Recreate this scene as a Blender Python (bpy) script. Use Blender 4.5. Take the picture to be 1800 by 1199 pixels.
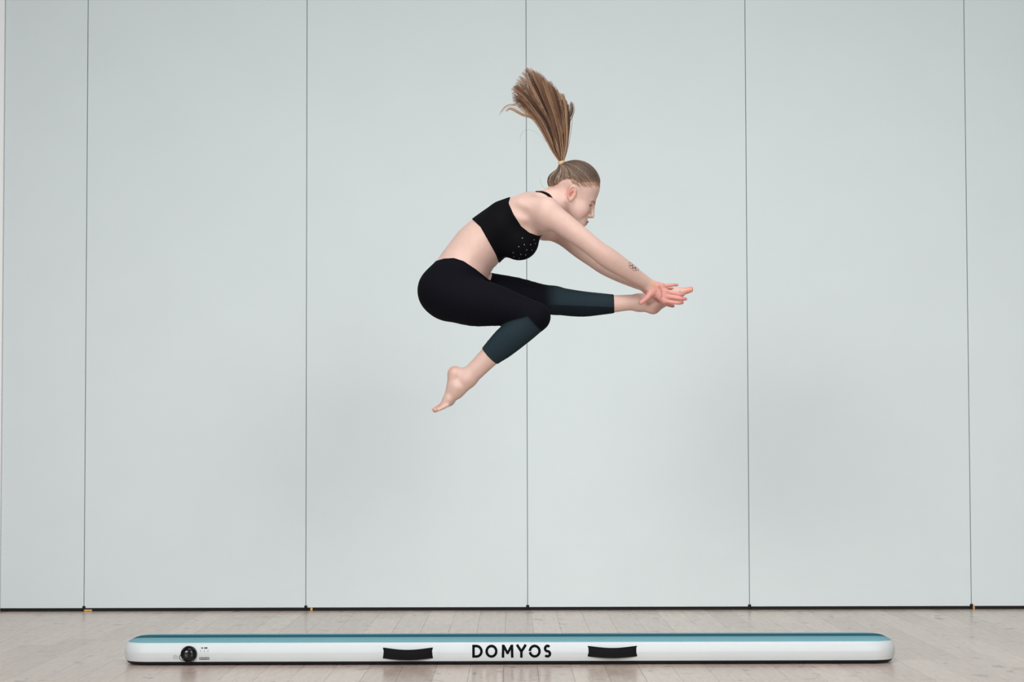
import bpy, bmesh, math, random
import numpy as np
from mathutils import Matrix, Vector

for o in list(bpy.data.objects):
    bpy.data.objects.remove(o, do_unlink=True)
scene = bpy.context.scene
COL = scene.collection
random.seed(7)
RNG = np.random.RandomState(11)

# ------------------------------------------------------------------ camera
F_PX = 3900.0                     # focal length in pixels of the 1800 x 1199 frame
CAM_H = 0.835
PITCH = math.radians(2.82)
ROLL = math.radians(-0.14)
cam_d = bpy.data.cameras.new('camera')
cam_d.sensor_width = 36.0
cam_d.lens = F_PX / 1800.0 * 36.0
cam_d.clip_end = 100
cam = bpy.data.objects.new('camera', cam_d)
COL.objects.link(cam)
CAM_M = Matrix.Translation((0, 0, CAM_H)) @ Matrix.Rotation(math.pi / 2 + PITCH, 4, 'X') @ Matrix.Rotation(ROLL, 4, 'Z')
cam.matrix_world = CAM_M
scene.camera = cam

# ------------------------------------------------------------------ world, lights, exposure
world = bpy.data.worlds.new('world')
scene.world = world
world.use_nodes = True
bg = world.node_tree.nodes['Background']
bg.inputs[0].default_value = (0.93, 0.98, 1.0, 1)
bg.inputs[1].default_value = 0.18

def area(name, loc, target, sx, sy, power, col, spread=180):
    l = bpy.data.lights.new(name, 'AREA')
    l.shape = 'RECTANGLE'; l.size = sx; l.size_y = sy
    l.energy = power; l.color = col; l.spread = math.radians(spread)
    o = bpy.data.objects.new(name, l)
    COL.objects.link(o)
    d = Vector(target) - Vector(loc)
    o.matrix_world = Matrix.Translation(loc) @ d.to_track_quat('-Z', 'Y').to_matrix().to_4x4()
    return o
area('hall_window_light', (-8.0, -6.0, 5.8), (0.5, 11.6, 1.1), 9.0, 6.0, 88, (1.0, 0.995, 0.98), 30)
area('added_shadow_split_light', (6.5, -6.0, 5.8), (0.5, 11.6, 1.1), 9.0, 6.0, 66, (1.0, 0.995, 0.98), 30)  # unseen second lamp, added to split and fade the jumper's wall shadow
area('hall_ceiling_light', (0.4, 6.4, 7.0), (0.4, 7.4, 0.0), 6.0, 4.0, 122, (1.0, 0.99, 0.97), 110)

vs = scene.view_settings
vs.view_transform = 'Standard'; vs.look = 'None'; vs.gamma = 1.0
vs.use_curve_mapping = False
vs.exposure = 0.0

# ------------------------------------------------------------------ helpers
def s2l(c):
    return tuple((v / 255 / 12.92) if v / 255 <= 0.04045 else ((v / 255 + 0.055) / 1.055) ** 2.4 for v in c)

def new_mat(name):
    m = bpy.data.materials.new(name)
    m.use_nodes = True
    nt = m.node_tree
    return m, nt, nt.nodes['Principled BSDF']

def simple(name, rgb, rough=0.5, spec=0.5, noise=0.0, nscale=60.0, bump=0.0, bscale=300.0):
    m, nt, b = new_mat(name)
    c = s2l(rgb)
    b.inputs['Roughness'].default_value = rough
    b.inputs['Specular IOR Level'].default_value = spec
    tc = nt.nodes.new('ShaderNodeTexCoord')
    n = nt.nodes.new('ShaderNodeTexNoise'); n.inputs['Scale'].default_value = nscale
    n.inputs['Detail'].default_value = 4
    nt.links.new(tc.outputs['Object'], n.inputs['Vector'])
    mx = nt.nodes.new('ShaderNodeMix'); mx.data_type = 'RGBA'
    mx.inputs['A'].default_value = (*[v * (1 - noise) for v in c], 1)
    mx.inputs['B'].default_value = (*[min(1, v * (1 + noise)) for v in c], 1)
    nt.links.new(n.outputs['Fac'], mx.inputs['Factor'])
    nt.links.new(mx.outputs['Result'], b.inputs['Base Color'])
    if bump > 0:
        n2 = nt.nodes.new('ShaderNodeTexNoise'); n2.inputs['Scale'].default_value = bscale
        n2.inputs['Detail'].default_value = 3
        nt.links.new(tc.outputs['Object'], n2.inputs['Vector'])
        bp = nt.nodes.new('ShaderNodeBump'); bp.inputs['Strength'].default_value = bump
        bp.inputs['Distance'].default_value = 0.002
        nt.links.new(n2.outputs['Fac'], bp.inputs['Height'])
        nt.links.new(bp.outputs['Normal'], b.inputs['Normal'])
    return m

def attr_mat(name, rough=0.5, spec=0.4, sss=0.0, noise=0.08, nscale=90.0, sheen=0.0, bump=0.0, bscale=500.0):
    """colour from the mesh's own 'tint' attribute, with fine procedural mottling"""
    m, nt, b = new_mat(name)
    a = nt.nodes.new('ShaderNodeAttribute'); a.attribute_name = 'tint'
    tc = nt.nodes.new('ShaderNodeTexCoord')
    n = nt.nodes.new('ShaderNodeTexNoise'); n.inputs['Scale'].default_value = nscale; n.inputs['Detail'].default_value = 5
    nt.links.new(tc.outputs['Object'], n.inputs['Vector'])
    mr = nt.nodes.new('ShaderNodeMapRange')
    mr.inputs['To Min'].default_value = 1 - noise; mr.inputs['To Max'].default_value = 1 + noise
    nt.links.new(n.outputs['Fac'], mr.inputs['Value'])
    vm = nt.nodes.new('ShaderNodeVectorMath'); vm.operation = 'SCALE'
    nt.links.new(a.outputs['Color'], vm.inputs[0])
    nt.links.new(mr.outputs['Result'], vm.inputs['Scale'])
    nt.links.new(vm.outputs['Vector'], b.inputs['Base Color'])
    b.inputs['Roughness'].default_value = rough
    b.inputs['Specular IOR Level'].default_value = spec
    if sss > 0:
        b.inputs['Subsurface Weight'].default_value = sss
        b.inputs['Subsurface Radius'].default_value = (0.012, 0.005, 0.003)
        b.inputs['Subsurface Scale'].default_value = 0.6
    if bump > 0:
        n2 = nt.nodes.new('ShaderNodeTexNoise'); n2.inputs['Scale'].default_value = bscale
        nt.links.new(tc.outputs['Object'], n2.inputs['Vector'])
        bp = nt.nodes.new('ShaderNodeBump'); bp.inputs['Strength'].default_value = bump
        bp.inputs['Distance'].default_value = 0.001
        nt.links.new(n2.outputs['Fac'], bp.inputs['Height'])
        nt.links.new(bp.outputs['Normal'], b.inputs['Normal'])
    return m

def link(name, me, mat, parent=None, smooth=False):
    o = bpy.data.objects.new(name, me)
    COL.objects.link(o)
    if mat is not None and not me.materials:
        me.materials.append(mat)
    if parent is not None:
        o.parent = parent
        o.matrix_parent_inverse = parent.matrix_basis.inverted()
    if smooth:
        me.polygons.foreach_set('use_smooth', [True] * len(me.polygons))
    return o

def mesh_np(name, V, Fq, tint=None):
    me = bpy.data.meshes.new(name)
    V = np.asarray(V, dtype=np.float32); Fq = np.asarray(Fq, dtype=np.int32)
    k = Fq.shape[1]
    me.vertices.add(len(V)); me.vertices.foreach_set('co', V.ravel())
    me.loops.add(Fq.size); me.loops.foreach_set('vertex_index', Fq.ravel())
    me.polygons.add(len(Fq))
    me.polygons.foreach_set('loop_start', np.arange(0, Fq.size, k, dtype=np.int32))
    me.polygons.foreach_set('loop_total', np.full(len(Fq), k, dtype=np.int32))
    me.update(calc_edges=True)
    me.validate()
    if tint is not None:
        at = me.color_attributes.new('tint', 'FLOAT_COLOR', 'POINT')
        c = np.ones((len(V), 4), dtype=np.float32); c[:, :3] = tint
        at.data.foreach_set('color', c.ravel())
    return me

def box_mesh(name, x0, x1, y0, y1, z0, z1, bevel=0.0, seg=1):
    bm = bmesh.new()
    bmesh.ops.create_cube(bm, size=1.0)
    for v in bm.verts:
        v.co = Vector(((x0 + x1) / 2 + v.co.x * (x1 - x0), (y0 + y1) / 2 + v.co.y * (y1 - y0), (z0 + z1) / 2 + v.co.z * (z1 - z0)))
    if bevel > 0:
        bmesh.ops.bevel(bm, geom=bm.edges[:], offset=bevel, segments=seg, affect='EDGES')
    me = bpy.data.meshes.new(name); bm.to_mesh(me); bm.free()
    return me

def tag(o, label, cat, group=None):
    o['label'] = label; o['category'] = cat
    if group: o['group'] = group

def tubes(paths, radii, sides=3, colors=None, flat=1.0):
    """paths (N,K,3), radii (N,K) -> verts, quads, tints"""
    paths = np.asarray(paths, dtype=np.float64); N, K, _ = paths.shape
    T = np.gradient(paths, axis=1); T /= np.linalg.norm(T, axis=2, keepdims=True) + 1e-12
    ref = np.array([0, 1.0, 0]); ref2 = np.array([1.0, 0, 0])
    A = np.cross(T, ref); bad = np.linalg.norm(A, axis=2, keepdims=True) < 0.2
    A = np.where(bad, np.cross(T, ref2), A); A /= np.linalg.norm(A, axis=2, keepdims=True)
    B = np.cross(T, A)
    ang = np.arange(sides) / sides * 2 * math.pi
    V = paths[:, :, None, :] + radii[:, :, None, None] * (np.cos(ang)[None, None, :, None] * A[:, :, None, :] + flat * np.sin(ang)[None, None, :, None] * B[:, :, None, :])
    idx = np.arange(N * K * sides).reshape(N, K, sides)
    a = idx[:, :-1, :]; b = np.roll(idx, -1, axis=2)[:, :-1, :]
    c = np.roll(idx, -1, axis=2)[:, 1:, :]; d = idx[:, 1:, :]
    Fq = np.stack([a, b, c, d], axis=-1).reshape(-1, 4)
    tint = None
    if colors is not None:
        tint = np.repeat(np.asarray(colors), K * sides, axis=0) if np.asarray(colors).ndim == 2 else np.repeat(np.asarray(colors).reshape(N * K, 3), sides, axis=0)
    return V.reshape(-1, 3), Fq, tint

# ------------------------------------------------------------------ set-out measures
WALL_Y = 11.64
MAT_Y = 8.86          # centre line of the mat, the jumper is above it
R3 = np.array(CAM_M.to_3x3())
def P(px, py, dy=0.0, y0=MAT_Y):
    d = R3 @ np.array([(px - 900.0) / F_PX, -(py - 599.5) / F_PX, -1.0])
    t = (y0 + dy) / d[1]
    return np.array([0, 0, CAM_H]) + d * t
MM = 0.00227          # one photo pixel at the jumper, in metres

# ------------------------------------------------------------------ floor
def wood_mat():
    m, nt, b = new_mat('worn_pale_wood')
    N = nt.nodes; L = nt.links
    tc = N.new('ShaderNodeTexCoord'); geo = N.new('ShaderNodeNewGeometry'); oi = N.new('ShaderNodeObjectInfo')
    pos = N.new('ShaderNodeMapping'); pos.inputs['Scale'].default_value = (22, 2.2, 1)
    L.new(geo.outputs['Position'], pos.inputs['Vector'])
    grain = N.new('ShaderNodeTexNoise'); grain.inputs['Scale'].default_value = 2.2; grain.inputs['Detail'].default_value = 8
    grain.inputs['Roughness'].default_value = 0.65
    L.new(pos.outputs['Vector'], grain.inputs['Vector'])
    add = N.new('ShaderNodeMath'); add.operation = 'ADD'
    L.new(geo.outputs['Random Per Island'], add.inputs[0]); L.new(oi.outputs['Random'], add.inputs[1])
    fr = N.new('ShaderNodeMath'); fr.operation = 'FRACT'; L.new(add.outputs[0], fr.inputs[0])
    ramp = N.new('ShaderNodeValToRGB')
    ramp.color_ramp.elements[0].position = 0.0; ramp.color_ramp.elements[0].color = (*s2l((194, 173, 160)), 1)
    ramp.color_ramp.elements[1].position = 1.0; ramp.color_ramp.elements[1].color = (*s2l((212, 192, 178)), 1)
    e = ramp.color_ramp.elements.new(0.5); e.color = (*s2l((203, 183, 170)), 1)
    L.new(fr.outputs[0], ramp.inputs['Fac'])
    mul = N.new('ShaderNodeMix'); mul.data_type = 'RGBA'; mul.blend_type = 'MULTIPLY'
    mr = N.new('ShaderNodeMapRange'); mr.inputs['To Min'].default_value = 0.80; mr.inputs['To Max'].default_value = 1.12
    L.new(grain.outputs['Fac'], mr.inputs['Value'])
    comb = N.new('ShaderNodeCombineColor')
    for s in ('Red', 'Green', 'Blue'): L.new(mr.outputs['Result'], comb.inputs[s])
    mul.inputs['Factor'].default_value = 1.0
    L.new(ramp.outputs['Color'], mul.inputs['A']); L.new(comb.outputs['Color'], mul.inputs['B'])
    # scuffs: small dark smears that run across the boards
    sm = N.new('ShaderNodeMapping'); sm.inputs['Scale'].default_value = (5.0, 3.2, 1)
    L.new(geo.outputs['Position'], sm.inputs['Vector'])
    sn = N.new('ShaderNodeTexNoise'); sn.inputs['Scale'].default_value = 2.6; sn.inputs['Detail'].default_value = 5
    sn.inputs['Distortion'].default_value = 0.6
    L.new(sm.outputs['Vector'], sn.inputs['Vector'])
    sr = N.new('ShaderNodeMapRange'); sr.inputs['From Min'].default_value = 0.62; sr.inputs['From Max'].default_value = 0.70
    sr.inputs['To Max'].default_value = 0.55
    L.new(sn.outputs['Fac'], sr.inputs['Value'])
    sc = N.new('ShaderNodeMix'); sc.data_type = 'RGBA'
    L.new(sr.outputs['Result'], sc.inputs['Factor']); L.new(mul.outputs['Result'], sc.inputs['A'])
    sc.inputs['B'].default_value = (*s2l((112, 98, 92)), 1)
    L.new(sc.outputs['Result'], b.inputs['Base Color'])
    rr = N.new('ShaderNodeMapRange'); rr.inputs['To Min'].default_value = 0.15; rr.inputs['To Max'].default_value = 0.30
    L.new(grain.outputs['Fac'], rr.inputs['Value']); L.new(rr.outputs['Result'], b.inputs['Roughness'])
    bp = N.new('ShaderNodeBump'); bp.inputs['Strength'].default_value = 0.08; bp.inputs['Distance'].default_value = 0.001
    L.new(grain.outputs['Fac'], bp.inputs['Height']); L.new(bp.outputs['Normal'], b.inputs['Normal'])
    b.inputs['Specular IOR Level'].default_value = 0.4
    return m
M_WOOD = wood_mat()
M_GAP = simple('dark_joint', (112, 98, 90), 0.9, 0.1)
floor = link('floor', box_mesh('floor', -7, 7, -3, WALL_Y + 0.25, -0.06, -0.006), M_GAP)
floor['kind'] = 'structure'
PW = 0.13
plank_cache = {}
def plank_mesh(length):
    key = round(length, 2)
    if key not in plank_cache:
        bm = bmesh.new(); bmesh.ops.create_cube(bm, size=1.0)
        for v in bm.verts:
            v.co = Vector((v.co.x * (PW - 0.0007), v.co.y * (key - 0.0007), -0.005 + v.co.z * 0.01))
        ed = [e for e in bm.edges if all(v.co.z > -0.001 for v in e.verts)]
        bmesh.ops.bevel(bm, geom=ed, offset=0.0004, segments=1, affect='EDGES')
        me = bpy.data.meshes.new('plank'); bm.to_mesh(me); bm.free(); me.materials.append(M_WOOD)
        plank_cache[key] = me
    return plank_cache[key]
rest_v, rest_f = [], []
cands = []
lens = (1.0, 1.2, 1.4, 1.6, 1.8)
for i in range(-52, 53):
    x = i * PW + 0.03
    y = WALL_Y + 0.12
    first = random.choice((0.4, 0.7, 1.0, 1.3, 1.6))
    ln = round(first, 2)
    while y > -2.8:
        cands.append((x, y - ln / 2, ln)); y -= ln; ln = random.choice(lens)
def in_view(c):
    x, y, ln = c
    return y + ln / 2 > 7.6 and abs(x) < 0.245 * (y + ln / 2) + 0.1
near = [c for c in cands if in_view(c)]
far_ = [c for c in cands if not in_view(c)]
near.sort(key=lambda c: abs(c[0])); far_ += near[300:]; near = near[:300]
for x, y, ln in near:
    o = bpy.data.objects.new('plank', plank_mesh(ln)); COL.objects.link(o)
    o.location = (x, y, 0); o.parent = floor
for x, y, ln in far_:
    me = plank_mesh(ln); n0 = len(rest_v)
    rest_v += [(v.co.x + x, v.co.y + y, v.co.z) for v in me.vertices]
    rest_f += [[n0 + k for k in p.vertices] for p in me.polygons]
me = bpy.data.meshes.new('distant_planks'); me.from_pydata(rest_v, [], rest_f)
o = link('distant_planks', me, M_WOOD, floor); o['kind'] = 'stuff'

# ------------------------------------------------------------------ folding partition wall
M_PANEL = simple('pale_grey_green_laminate', (205, 215, 217), 0.55, 0.35, noise=0.025, nscale=3.0, bump=0.10, bscale=420)
M_SEAM = simple('dark_seam', (104, 110, 110), 0.8, 0.2)
M_BLACKRUB = simple('black_rubber_sweep', (12, 12, 13), 0.7, 0.3)
M_WHITE = simple('white_paint', (232, 236, 236), 0.6, 0.3)
M_FELT = simple('tan_felt', (205, 165, 105), 0.9, 0.1, noise=0.2)
wall = link('wall_back', box_mesh('wall_back', -6.0, 6.0, WALL_Y + 0.045, WALL_Y + 0.16, 0, 4.6), M_SEAM)
wall['kind'] = 'structure'
SEAM0, PITCHX = 0.0785, 1.1586
LEFT_END = -2.676
pz0, pz1 = 0.017, 4.6
def panel(x0, x1):
    me = box_mesh('panel', x0 + 0.0016, x1 - 0.0016, WALL_Y, WALL_Y + 0.05, pz0, pz1, 0.0012, 1)
    o = link('panel', me, M_PANEL, wall)
    return o
panel(LEFT_END - 0.003, SEAM0 - 2 * PITCHX)
for k in range(-2, 5):
    panel(SEAM0 + k * PITCHX, SEAM0 + (k + 1) * PITCHX)
link('jamb', box_mesh('jamb', -6.0, LEFT_END - 0.001, WALL_Y - 0.012, WALL_Y + 0.05, 0, 4.6, 0.002), M_WHITE, wall)
# thin aluminium edge strips in the joints, and little felt tabs at the foot of the joints
for k in range(-2, 5):
    xs = SEAM0 + k * PITCHX
    link('joint_strip', box_mesh('joint_strip', xs - 0.0018, xs + 0.0018, WALL_Y + 0.003, WALL_Y + 0.05, pz0, pz1), M_SEAM, wall)
    link('joint_foot', box_mesh('joint_foot', xs - 0.008, xs + 0.008, WALL_Y - 0.004, WALL_Y + 0.03, 0.006, 0.028, 0.002), M_BLACKRUB, wall)
base = link('baseboard_back', box_mesh('baseboard_back', LEFT_END, 6.0, WALL_Y + 0.004, WALL_Y + 0.046, 0.0, 0.0168), M_BLACKRUB)
base['kind'] = 'structure'
for (k, dx, w, zz) in ((-2, 0.022, 0.042, 0.007), (-1, 0.030, 0.012, 0.017), (2, 0.012, 0.010, 0.018)):
    xs = SEAM0 + k * PITCHX + dx
    link('felt_tab', box_mesh('felt_tab', xs - w / 2, xs + w / 2, WALL_Y - 0.006, WALL_Y + 0.02, 0.001, 0.003 + zz, 0.0015), M_FELT, wall)

# ------------------------------------------------------------------ inflatable air track
MX = -0.012; HL = 1.518; HW = 0.175; CR = 0.11
PROF = [(0.042, 0.0), (0.026, 0.002), (0.015, 0.007), (0.008, 0.016), (0.003, 0.030), (0.0, 0.050), (0.0025, 0.066), (0.009, 0.080),
        (0.016, 0.088), (0.028, 0.0945), (0.045, 0.0985), (0.075, 0.100)]
PZ = np.array([p[1] for p in PROF]); PI_ = np.array([p[0] for p in PROF])
def inset(z): return float(np.interp(z, PZ, PI_))
def front_y(z): return MAT_Y - HW + inset(z)
def outline(off, n=14, nx=40):
    hx, hy, r = HL - off, HW - off, max(CR - off, 0.04)
    pts = []
    for (cx, cy, a0) in ((hx - r, hy - r, 0), (-(hx - r), hy - r, 90), (-(hx - r), -(hy - r), 180), (hx - r, -(hy - r), 270)):
        for i in range(n + 1):
            a = math.radians(a0 + 90 * i / n); pts.append((cx + r * math.cos(a), cy + r * math.sin(a)))
    return pts
def skirt(name, zs, mat, parent, close_top=False, close_bot=False):
    bm = bmesh.new(); rings = []
    for z in zs:
        rings.append([bm.verts.new((MX + x, MAT_Y + y, z)) for x, y in outline(inset(z))])
    n = len(rings[0])
    for a, b in zip(rings[:-1], rings[1:]):
        for i in range(n):
            bm.faces.new((a[i], a[(i + 1) % n], b[(i + 1) % n], b[i]))
    if close_top: bm.faces.new(rings[-1])
    if close_bot: bm.faces.new(rings[0][::-1])
    return bm
M_PVCW = simple('white_pvc', (213, 220, 223), 0.42, 0.45, noise=0.015, nscale=12, bump=0.05, bscale=500)
M_TEALL = simple('light_teal_pvc', (118, 168, 178), 0.8, 0.12, noise=0.05, nscale=25, bump=0.06, bscale=600)
M_TEALD = simple('dark_teal_pvc', (8, 90, 110), 0.8, 0.12, noise=0.05, nscale=25, bump=0.06, bscale=600)
M_NAVY = simple('navy_pvc', (16, 22, 34), 0.5, 0.4)
M_WEB = simple('black_webbing', (14, 14, 16), 0.8, 0.2, noise=0.3, nscale=400)
M_PRINT = simple('black_print', (10, 10, 13), 0.8, 0.1)
M_PRINTG = simple('grey_print', (120, 124, 136), 0.6, 0.3)
M_GLOSSB = simple('black_gloss_plastic', (10, 10, 11), 0.18, 0.5)
track = bpy.data.objects.new('air_track', None); COL.objects.link(track)
track.location = (MX, MAT_Y, 0)
bpy.context.view_layer.update()
tag(track, 'long white inflatable gymnastics track with teal top lying on the wooden floor', 'gym mat')
ZS_SIDE = list(np.linspace(0.0150, 0.0868, 14)); ZS_TOP = [0.0868, 0.088, 0.0895, 0.0915, 0.0945, 0.0965, 0.0985, 0.0994, 0.1]
ZS_BOT = [0.0, 0.001, 0.002, 0.004, 0.007, 0.011, 0.0150]
def bm_obj(name, bm, mat, parent, smooth=True):
    me = bpy.data.meshes.new(name); bm.normal_update(); bm.to_mesh(me); bm.free()
    return link(name, me, mat, parent, smooth)
bm_obj('side_wall', skirt('s', ZS_SIDE, None, None), M_PVCW, track)
bm_obj('bottom_panel', skirt('b', ZS_BOT, None, None, close_bot=True), M_NAVY, track)
SW = 0.062
def cut_top(y0, y1):
    bm = skirt('t', ZS_TOP, None, None, close_top=True)
    for yy, nrm in ((y0, -1), (y1, 1)):
        if yy is None: continue
        g = bm.verts[:] + bm.edges[:] + bm.faces[:]
        bmesh.ops.bisect_plane(bm, geom=g, plane_co=(0, MAT_Y + yy, 0), plane_no=(0, nrm, 0), clear_outer=True)
    return bm
tp = bm_obj('top_panel', cut_top(None, -SW), M_TEALL, track)
bm_obj('top_panel', cut_top(SW, None), M_TEALL, track)
bm_obj('centre_stripe', cut_top(-SW, SW), M_TEALD, track)
# welded seam lines between side and top / bottom
def ring_tube(z, rad, name, mat):
    pts = np.array([(MX + x, MAT_Y + y, z) for x, y in outline(inset(z) - 0.0004)])
    pts = np.vstack([pts, pts[:1]])
    V, Fq, _ = tubes(pts[None], np.full((1, len(pts)), rad), 5)
    return link(name, mesh_np(name, V, Fq), mat, track, True)
ring_tube(0.0868, 0.0011, 'seam', M_PVCW)

def side_patch(name, polys, mat, parent, lift=0.0008):
    """flat polygons given in (x, z) on the bulging front side"""
    V, Fc = [], []
    for poly in polys:
        n0 = len(V)
        V += [(x, front_y(z) - lift, z) for x, z in poly]
        Fc.append(list(range(n0, n0 + len(poly))))
    me = bpy.data.meshes.new(name); me.from_pydata(V, [], Fc); me.update()
    bm = bmesh.new(); bm.from_mesh(me); bmesh.ops.recalc_face_normals(bm, faces=bm.faces[:]); bm.to_mesh(me); bm.free()
    return link(name, me, mat, parent)
def pxs(px): return P(px, 1145, 0, MAT_Y - HW)[0]
def pzs(py): return float(P(900, py, 0, MAT_Y - HW)[2])
# lettering, drawn stroke by stroke
UX = 1 / 3.4615
def LX(zx): return pxs(640 + zx * UX)
ZC = pzs(1145.0); U = UX / 449.0
def LZ(zy): return ZC - (zy - 191) * U
TH = 15.5 * U
def stroke(pts, th=TH, caps=None):
    out = []
    pts = [np.array(p) for p in pts]
    n = len(pts); L, Rr = [], []
    for i, p in enumerate(pts):
        d0 = pts[i] - pts[i - 1] if i > 0 else pts[1] - pts[0]
        d1 = pts[i + 1] - pts[i] if i < n - 1 else pts[-1] - pts[-2]
        d0 = d0 / np.linalg.norm(d0); d1 = d1 / np.linalg.norm(d1)
        n0 = np.array([-d0[1], d0[0]]); n1 = np.array([-d1[1], d1[0]])
        m = n0 + n1; m /= np.linalg.norm(m); s = min(1.0 / max(np.dot(m, n0), 0.45), 2.2)
        L.append(p + m * s * th / 2); Rr.append(p - m * s * th / 2)
    for i in range(n - 1):
        m = max(1, int(np.linalg.norm(pts[i + 1] - pts[i]) / 0.004))
        for j in range(m):
            a, b = j / m, (j + 1) / m
            out.append([tuple(L[i] + (L[i + 1] - L[i]) * a), tuple(L[i] + (L[i + 1] - L[i]) * b), tuple(Rr[i] + (Rr[i + 1] - Rr[i]) * b), tuple(Rr[i] + (Rr[i + 1] - Rr[i]) * a)])
    return out
def arc(cx, cz, rx, rz, a0, a1, n=28):
    return [(cx + rx * math.cos(math.radians(a0 + (a1 - a0) * i / n)), cz + rz * math.sin(math.radians(a0 + (a1 - a0) * i / n))) for i in range(n + 1)]
h2 = TH / 2
zt, zb = LZ(152) - h2, LZ(230) + h2; zm = (zt + zb) / 2; rz = (zt - zb) / 2
letters = []
x0, x1 = LX(658) + h2, LX(722) - h2
letters.append(stroke([(x0, zt + h2), (x0, zb - h2)]) + stroke([(x0, zt), (x1 - rz * 1.0, zt)] + arc(x1 - rz * 1.0, zm, rz * 1.0, rz, 90, -90)[1:] + [(x0, zb)]))
x0, x1 = LX(738) + h2, LX(812) - h2
letters.append(stroke(arc((x0 + x1) / 2, zm, (x1 - x0) / 2, rz, 0, 360, 40)))
x0, x1 = LX(837) + h2, LX(909) - h2
letters.append(stroke([(x0, zb - h2), (x0 + 0.001, zt + h2)]) + stroke([(x1, zb - h2), (x1 - 0.001, zt + h2)]) +
               stroke([(x0 + 0.0015, zt + h2 * 0.6), ((x0 + x1) / 2 + 0.0012, zb + rz * 0.50)], TH * 0.95) + stroke([(x1 - 0.0015, zt + h2 * 0.6), ((x0 + x1) / 2 - 0.0012, zb + rz * 0.50)], TH * 0.95))
x0, x1 = LX(922), LX(992); xm = (x0 + x1) / 2
letters.append(stroke([(x0 + h2, zt + h2), (xm, zm - rz * 0.05)], TH * 1.02) + stroke([(x1 - h2, zt + h2), (xm, zm - rz * 0.05)], TH * 1.02) + stroke([(xm, zm + 0.001), (xm, zb - h2)]))
x0, x1 = LX(1001) + h2, LX(1075) - h2
letters.append(stroke(arc((x0 + x1) / 2, zm, (x1 - x0) / 2, rz, -171, 179, 40)))
x0, x1 = LX(1093) + h2, LX(1138) - h2; sx = (x1 - x0) / 2; cx = (x0 + x1) / 2
letters.append(stroke(arc(cx, zm + rz / 2, sx * 0.95, rz / 2, 35, 270, 20) + arc(cx, zm - rz / 2, sx * 1.05, rz / 2, 90, -145, 20)[1:]))
for polys in letters:
    side_patch('letter', polys, M_PRINT, track, 0.0007)

# carrying handles
def handle(pxa, pxb, pya, pyb, sag):
    xa, xb = pxs(pxa), pxs(pxb); za, zb_ = pzs(pya), pzs(pyb)
    n = 24; bm = bmesh.new(); rows = []
    for i in range(n + 1):
        t = i / n; x = xa + (xb - xa) * t
        bow = 0.022 * math.sin(math.pi * min(max((t - 0.02) / 0.96, 0), 1)) ** 0.7
        dz = -sag * math.sin(math.pi * t) ** 1.3
        zt_, zb2 = za + dz, zb_ + dz * 0.75
        yt = front_y(zt_) - 0.002 - bow; yb = front_y(zb2) - 0.002 - bow * 1.15
        rows.append([bm.verts.new((x, yt, zt_)), bm.verts.new((x, (yt + yb) / 2 - 0.0015, (zt_ + zb2) / 2)), bm.verts.new((x, yb, zb2)),
                     bm.verts.new((x, yb + 0.0025, zb2)), bm.verts.new((x, (yt + yb) / 2 + 0.001, (zt_ + zb2) / 2)), bm.verts.new((x, yt + 0.0025, zt_))])
    for a, b in zip(rows[:-1], rows[1:]):
        for i in range(6): bm.faces.new((a[i], a[(i + 1) % 6], b[(i + 1) % 6], b[i]))
    bm.faces.new(rows[0]); bm.faces.new(rows[-1][::-1])
    bmesh.ops.recalc_face_normals(bm, faces=bm.faces[:])
    h = bm_obj('handle', bm, M_WEB, track, False)
    for (p0, p1) in ((pxa - 9, pxa + 8), (pxb - 8, pxb + 9)):
        m = 5
        polys = []
        zz = np.linspace(zb_ - 0.004, za + 0.004, m + 1)
        for j in range(m):
            polys.append([(pxs(p0), zz[j]), (pxs(p1), zz[j]), (pxs(p1), zz[j + 1]), (pxs(p0), zz[j + 1])])
        side_patch('handle_patch', polys, M_PVCW, h, 0.0012)
    return h
handle(673, 761, 1138, 1157, 0.007)
handle(1033, 1120, 1136, 1154.5, 0.006)

# inflation valve
def lathe(name, prof, centre, mat, parent, n=40):
    """profile (radius, out) revolved about the -Y axis at centre"""
    bm = bmesh.new(); rings = []
    for r, out in prof:
        rings.append([bm.verts.new((centre[0] + r * math.cos(2 * math.pi * i / n), centre[1] - out, centre[2] + r * math.sin(2 * math.pi * i / n))) for i in range(n)])
    for a, b in zip(rings[:-1], rings[1:]):
        for i in range(n): bm.faces.new((a[i], a[(i + 1) % n], b[(i + 1) % n], b[i]))
    bm.faces.new(rings[-1])
    bmesh.ops.recalc_face_normals(bm, faces=bm.faces[:])
    return bm_obj(name, bm, mat, parent)
vc = (pxs(332), MAT_Y - HW, pzs(1148.5))
valve = lathe('valve', [(0.0318, -0.006), (0.0318, 0.004), (0.0305, 0.0065), (0.0275, 0.0075), (0.0262, 0.006), (0.0255, 0.004), (0.001, 0.004)], vc, M_GLOSSB, track)
lathe('valve_cap', [(0.0245, 0.002), (0.0245, 0.008), (0.022, 0.0112), (0.014, 0.0138), (0.006, 0.0148), (0.001, 0.015)], vc, M_GLOSSB, valve)
a = np.linspace(0, 2 * math.pi, 40)
cx_, cz_ = pxs(322.5), pzs(1154.5)
ringp = np.stack([cx_ + 0.0165 * np.cos(a), np.array([front_y(cz_ + 0.0165 * math.sin(t)) - 0.0022 for t in a]), cz_ + 0.0135 * np.sin(a)], axis=1)
V, Fq, _ = tubes(ringp[None], np.full((1, 40), 0.0010), 5)
link('valve_tether', mesh_np('valve_tether', V, Fq), M_PRINT, valve, True)
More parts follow.
